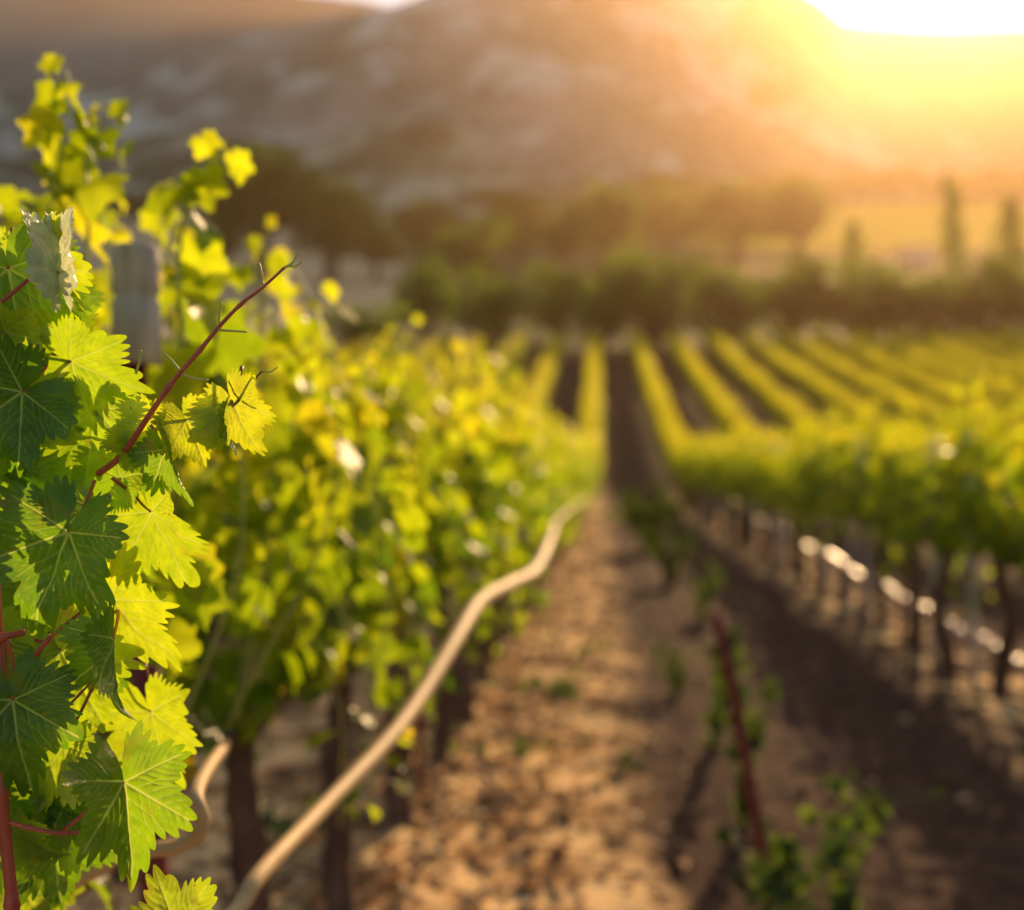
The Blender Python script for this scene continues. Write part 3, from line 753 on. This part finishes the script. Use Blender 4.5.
lit = MB(); n = 9500
yy = 2.2 + 28 * rng.random(n) ** 1.7
xx = np.where(rng.random(n) < .85, rng.normal(-.75, .5, n), rng.uniform(-3, 6, n))
zz = gz(xx, yy, True)
for i in range(n):
    s = rng.uniform(.015, .06); nrm = np.array([rng.normal(0, .5), rng.normal(0, .5), 1.]); a = rng.uniform(0, 6.28)
    B = basis((math.cos(a), math.sin(a), rng.normal(0, .35)), nrm); V, Fc, v = TPL_LO[0]
    V = V * np.array([s * rng.uniform(.25, 1), s, s * 2])
    lit.add(V @ B + np.array([xx[i], yy[i], zz[i] + .012]), Fc, 0, rng.random())
o = lit.build('leaf_litter', [M_litter]); tag(o, 'dry straw coloured leaf litter strewn over the soil', 'leaf litter', kind='stuff')
cl = MB(); n = 2600; ico = np.array([[0, 0, 1], [.9, 0, .1], [.28, .85, .1], [-.72, .53, 0], [-.72, -.53, .1], [.28, -.85, 0], [0, 0, -1]], float)
icf = np.array([[0, 1, 2], [0, 2, 3], [0, 3, 4], [0, 4, 5], [0, 5, 1], [6, 2, 1], [6, 3, 2], [6, 4, 3], [6, 5, 4], [6, 1, 5]])
yy = 2.2 + 20 * rng.random(n) ** 1.5; xx = rng.uniform(-3, 5, n); zz = gz(xx, yy, True)
for i in range(n):
    s = rng.uniform(.008, .032); a = rng.uniform(0, 6.28); c_, s_ = math.cos(a), math.sin(a)
    V = ico * (1 + .3 * rng.normal(0, 1, (7, 1))) * s * np.array([1.2, .9, .7]); V = V @ np.array([[c_, s_, 0], [-s_, c_, 0], [0, 0, 1]])
    cl.add(V + np.array([xx[i], yy[i], zz[i] + s * .3]), icf)
M_clod = plain('soil_clod', [(.3, (.07, .042, .028)), (.7, (.13, .075, .05))], 12, .9)
o = cl.build('soil_clods', [M_clod], smooth=False); tag(o, 'small brown clods and stones lying on the aisle', 'soil clods', kind='stuff')

# ------------------------------------------------------------------ trees
def tree_variant(kind, seed):
    """unit tree: height 1, crown width 1 (conifer: .5)"""
    tr, cr = MB(), MB(); r = np.random.default_rng(seed)
    if kind == 'conifer':
        tr.tube([(0, 0, -.02), (0, 0, .5), (0, 0, .95)], [.03, .02, .005], 7, wob=.1)
        lob = [((r.normal(0, .05), r.normal(0, .05), z), .40 * (1 - z) ** .8 + .04, .09) for z in np.linspace(.12, .96, 22)]
    else:
        low = kind == 'bush'
        h0 = .04 if low else .28
        tr.tube([(0, 0, -.04), (.02, .01, h0), (-.02, .0, .5)], [.05, .04, .02], 7, wob=.15)
        for k in range(6):
            a = k * 1.05 + r.uniform(0, .5); tr.tube([(0, 0, h0), (.18 * math.cos(a), .18 * math.sin(a), h0 + .2), (.34 * math.cos(a), .34 * math.sin(a), .62 + r.uniform(-.1, .15))], [.025, .016, .006], 5)
        lob = []
        for k in range(30):
            v = r.normal(0, 1, 3); v /= np.linalg.norm(v); q = r.uniform(.3, 1)
            cz = .52 if low else .62
            lob.append(((v[0] * .36 * q, v[1] * .36 * q, cz + v[2] * (.40 if low else .30) * q), r.uniform(.10, .19), r.uniform(.09, .15)))
    for c, rad, rz in lob:
        n = 95 if kind != 'conifer' else 60
        tb = np.clip(r.normal(.45, .2), 0, 1)
        for i in range(n):
            v = r.normal(0, 1, 3); v /= np.linalg.norm(v); q = r.uniform(.55, 1.08)
            p = np.array(c) + v * np.array([rad, rad, rz]) * q
            if p[2] < .02: continue
            s = r.uniform(.018, .034)
            B = basis(r.normal(0, 1, 3) + np.array([0, 0, -.5]), v + r.normal(0, .5, 3)); V, Fc, vv = TPL_LO[0]
            cr.add(V * s @ B + p, Fc, 0, float(np.clip(tb + r.normal(0, .15), 0, 1)))
    return tr.mesh('trunk', [M_tbark]), cr.mesh('crown', [M_tree])
TV = {'tree': [tree_variant('tree', s) for s in (1, 2, 3)], 'bush': [tree_variant('bush', s) for s in (4, 5, 6)], 'conifer': [tree_variant('conifer', s) for s in (7, 8)]}
cnt = [0]
def tree(kind, px, top, wpx, Y, label, group='trees beyond the vineyard', base=None):
    if kind == 'bush' and Y < 130: Y *= .8; wpx *= 1.3; top -= 8
    x = at(px, 300, Y).x; z = float(gz(x, Y)); zt = at(px, top, Y).z
    if base is not None: z = min(z, at(px, base, Y).z) if kind == 'none' else z
    h = max(zt - z, 1.2); w = wpx / F * Y / (.92 if kind != 'conifer' else .85)
    cnt[0] += 1; t, c = TV[kind][cnt[0] % len(TV[kind])]
    o = empty({'tree': 'broadleaf_tree', 'bush': 'round_bush', 'conifer': 'conifer_tree'}[kind], (x, Y, z), cnt[0] * 1.7)
    o.scale = (w, w, h); tag(o, label, {'tree': 'tree', 'bush': 'bush', 'conifer': 'conifer'}[kind], group)
    link('trunk', t, o); link('crown', c, o)
T = [
 ('tree', 262, 140, 165, 205, 'tallest dark tree behind the tan meadow, leftmost of the clump'),
 ('tree', 332, 178, 150, 200, 'dark tree right beside the tallest tree behind the tan meadow'),
 ('tree', 375, 220, 80, 195, 'lower dark tree ending the clump behind the tan meadow'),
 ('tree', 225, 205, 70, 210, 'dark tree half hidden behind the yellow shoots above the post'),
 ('tree', 425, 196, 90, 230, 'green tree in the gap between the tall clump and the round dark tree'),
 ('bush', 474, 212, 105, 160, 'round dark brown bush standing alone in front of green trees'),
 ('tree', 522, 192, 95, 240, 'hazy green tree behind and right of the round dark brown bush'),
 ('tree', 604, 178, 95, 200, 'broad brown tree in the middle of the treeline'),
 ('tree', 560, 205, 70, 190, 'small tree left of the broad brown tree in the middle'),
 ('tree', 668, 186, 100, 260, 'olive tree right of the broad brown tree in the middle'),
 ('tree', 735, 178, 120, 260, 'large glowing tree under the left side of the sun flare'),
 ('tree', 800, 180, 110, 265, 'glowing tree just left of the yellow field'),
 ('bush', 425, 262, 80, 125, 'grey green bush right of the tan meadow'),
 ('bush', 490, 272, 84, 112, 'dark bush above the middle left vineyard rows'),
 ('bush', 560, 266, 88, 118, 'light green bush between two dark bushes above the rows'),
 ('bush', 600, 282, 60, 106, 'small bush directly above the end of the aisle'),
 ('bush', 655, 248, 130, 112, 'widest dark bush above the first rows right of the aisle'),
 ('bush', 728, 276, 80, 108, 'olive bush right of the widest dark bush'),
 ('bush', 790, 262, 100, 116, 'orange lit bush above the middle right rows'),
 ('bush', 866, 262, 110, 112, 'wide orange bush below the yellow field'),
 ('bush', 930, 276, 90, 108, 'bush at the foot of the pointed conifer'),
 ('bush', 1000, 262, 110, 110, 'bush at the right edge above the last rows'),
 ('bush', 362, 306, 90, 104, 'low dark hedge like bush in front of the tan meadow'),
 ('conifer', 852, 222, 44, 150, 'short conifer at the left end of the yellow field'),
 ('conifer', 952, 176, 44, 150, 'tall pointed conifer in front of the yellow field'),
 ('conifer', 1012, 200, 60, 150, 'broad conifer at the right edge of the yellow field'),
 ('tree', 1090, 190, 110, 180, 'tree just past the right edge conifer'),
]
for t in T: tree(*t)
# a band of trees at the back of the far fields
for k in range(34):
    px = -30 + k * 33 + rng.uniform(-10, 10); Y = 485 + rng.uniform(-10, 20)
    tree('tree', px, (196 if px < 640 else 170) + rng.uniform(-6, 8), rng.uniform(50, 75), Y, 'small hazy tree in the band at the foot of the mountain', 'trees at the foot of the mountain')

# pale shed by the yellow field
Y = 262; c = at(915, 256, Y); z = float(gz(c.x, Y)); hs = empty('farm_shed', (c.x, Y, z)); tag(hs, 'small pale shed with a low pitched roof beside the tall pointed conifer', 'shed')
top = at(915, 246, Y).z - z
a = MB(); a.box((0, 0, top * .4), (6.5, 4, top * .8)); a.build('wall', [M_wall], hs, False)
a = MB(); w, d, b0 = 3.6, 2.4, top * .8 + .02
a.add([(-w, -d, b0), (w, -d, b0), (w, d, b0), (-w, d, b0), (-w, 0, top), (w, 0, top)], [np.array([[0, 1, 5, 4], [2, 3, 4, 5], [0, 3, 2, 1]]), np.array([[0, 4, 3], [1, 2, 5]])]); a.build('roof', [M_roof], hs, False)
a = MB(); a.box((-1.2, -2.03, 1.0), (1, .05, 2)); a.build('door', [M_dark], hs, False)
a = MB(); a.box((1.4, -2.03, 1.4), (1, .05, .8)); a.build('window', [M_dark], hs, False)

# ------------------------------------------------------------------ haze
hm, nt, out = mat('haze')
pv = N(nt, 'ShaderNodeVolumePrincipled'); pv.inputs['Density'].default_value = .00030; pv.inputs['Anisotropy'].default_value = .73
pv.inputs['Color'].default_value = (1.0, .66, .36, 1)
nt.links.new(pv.outputs[0], out.inputs['Volume'])
a = MB(); a.box((0, 700, 205), (3200, 2290, 500)); a.add
hz = a.build('haze', [hm], smooth=False); tag(hz, 'warm sunlit haze filling the valley air', 'haze', kind='stuff')
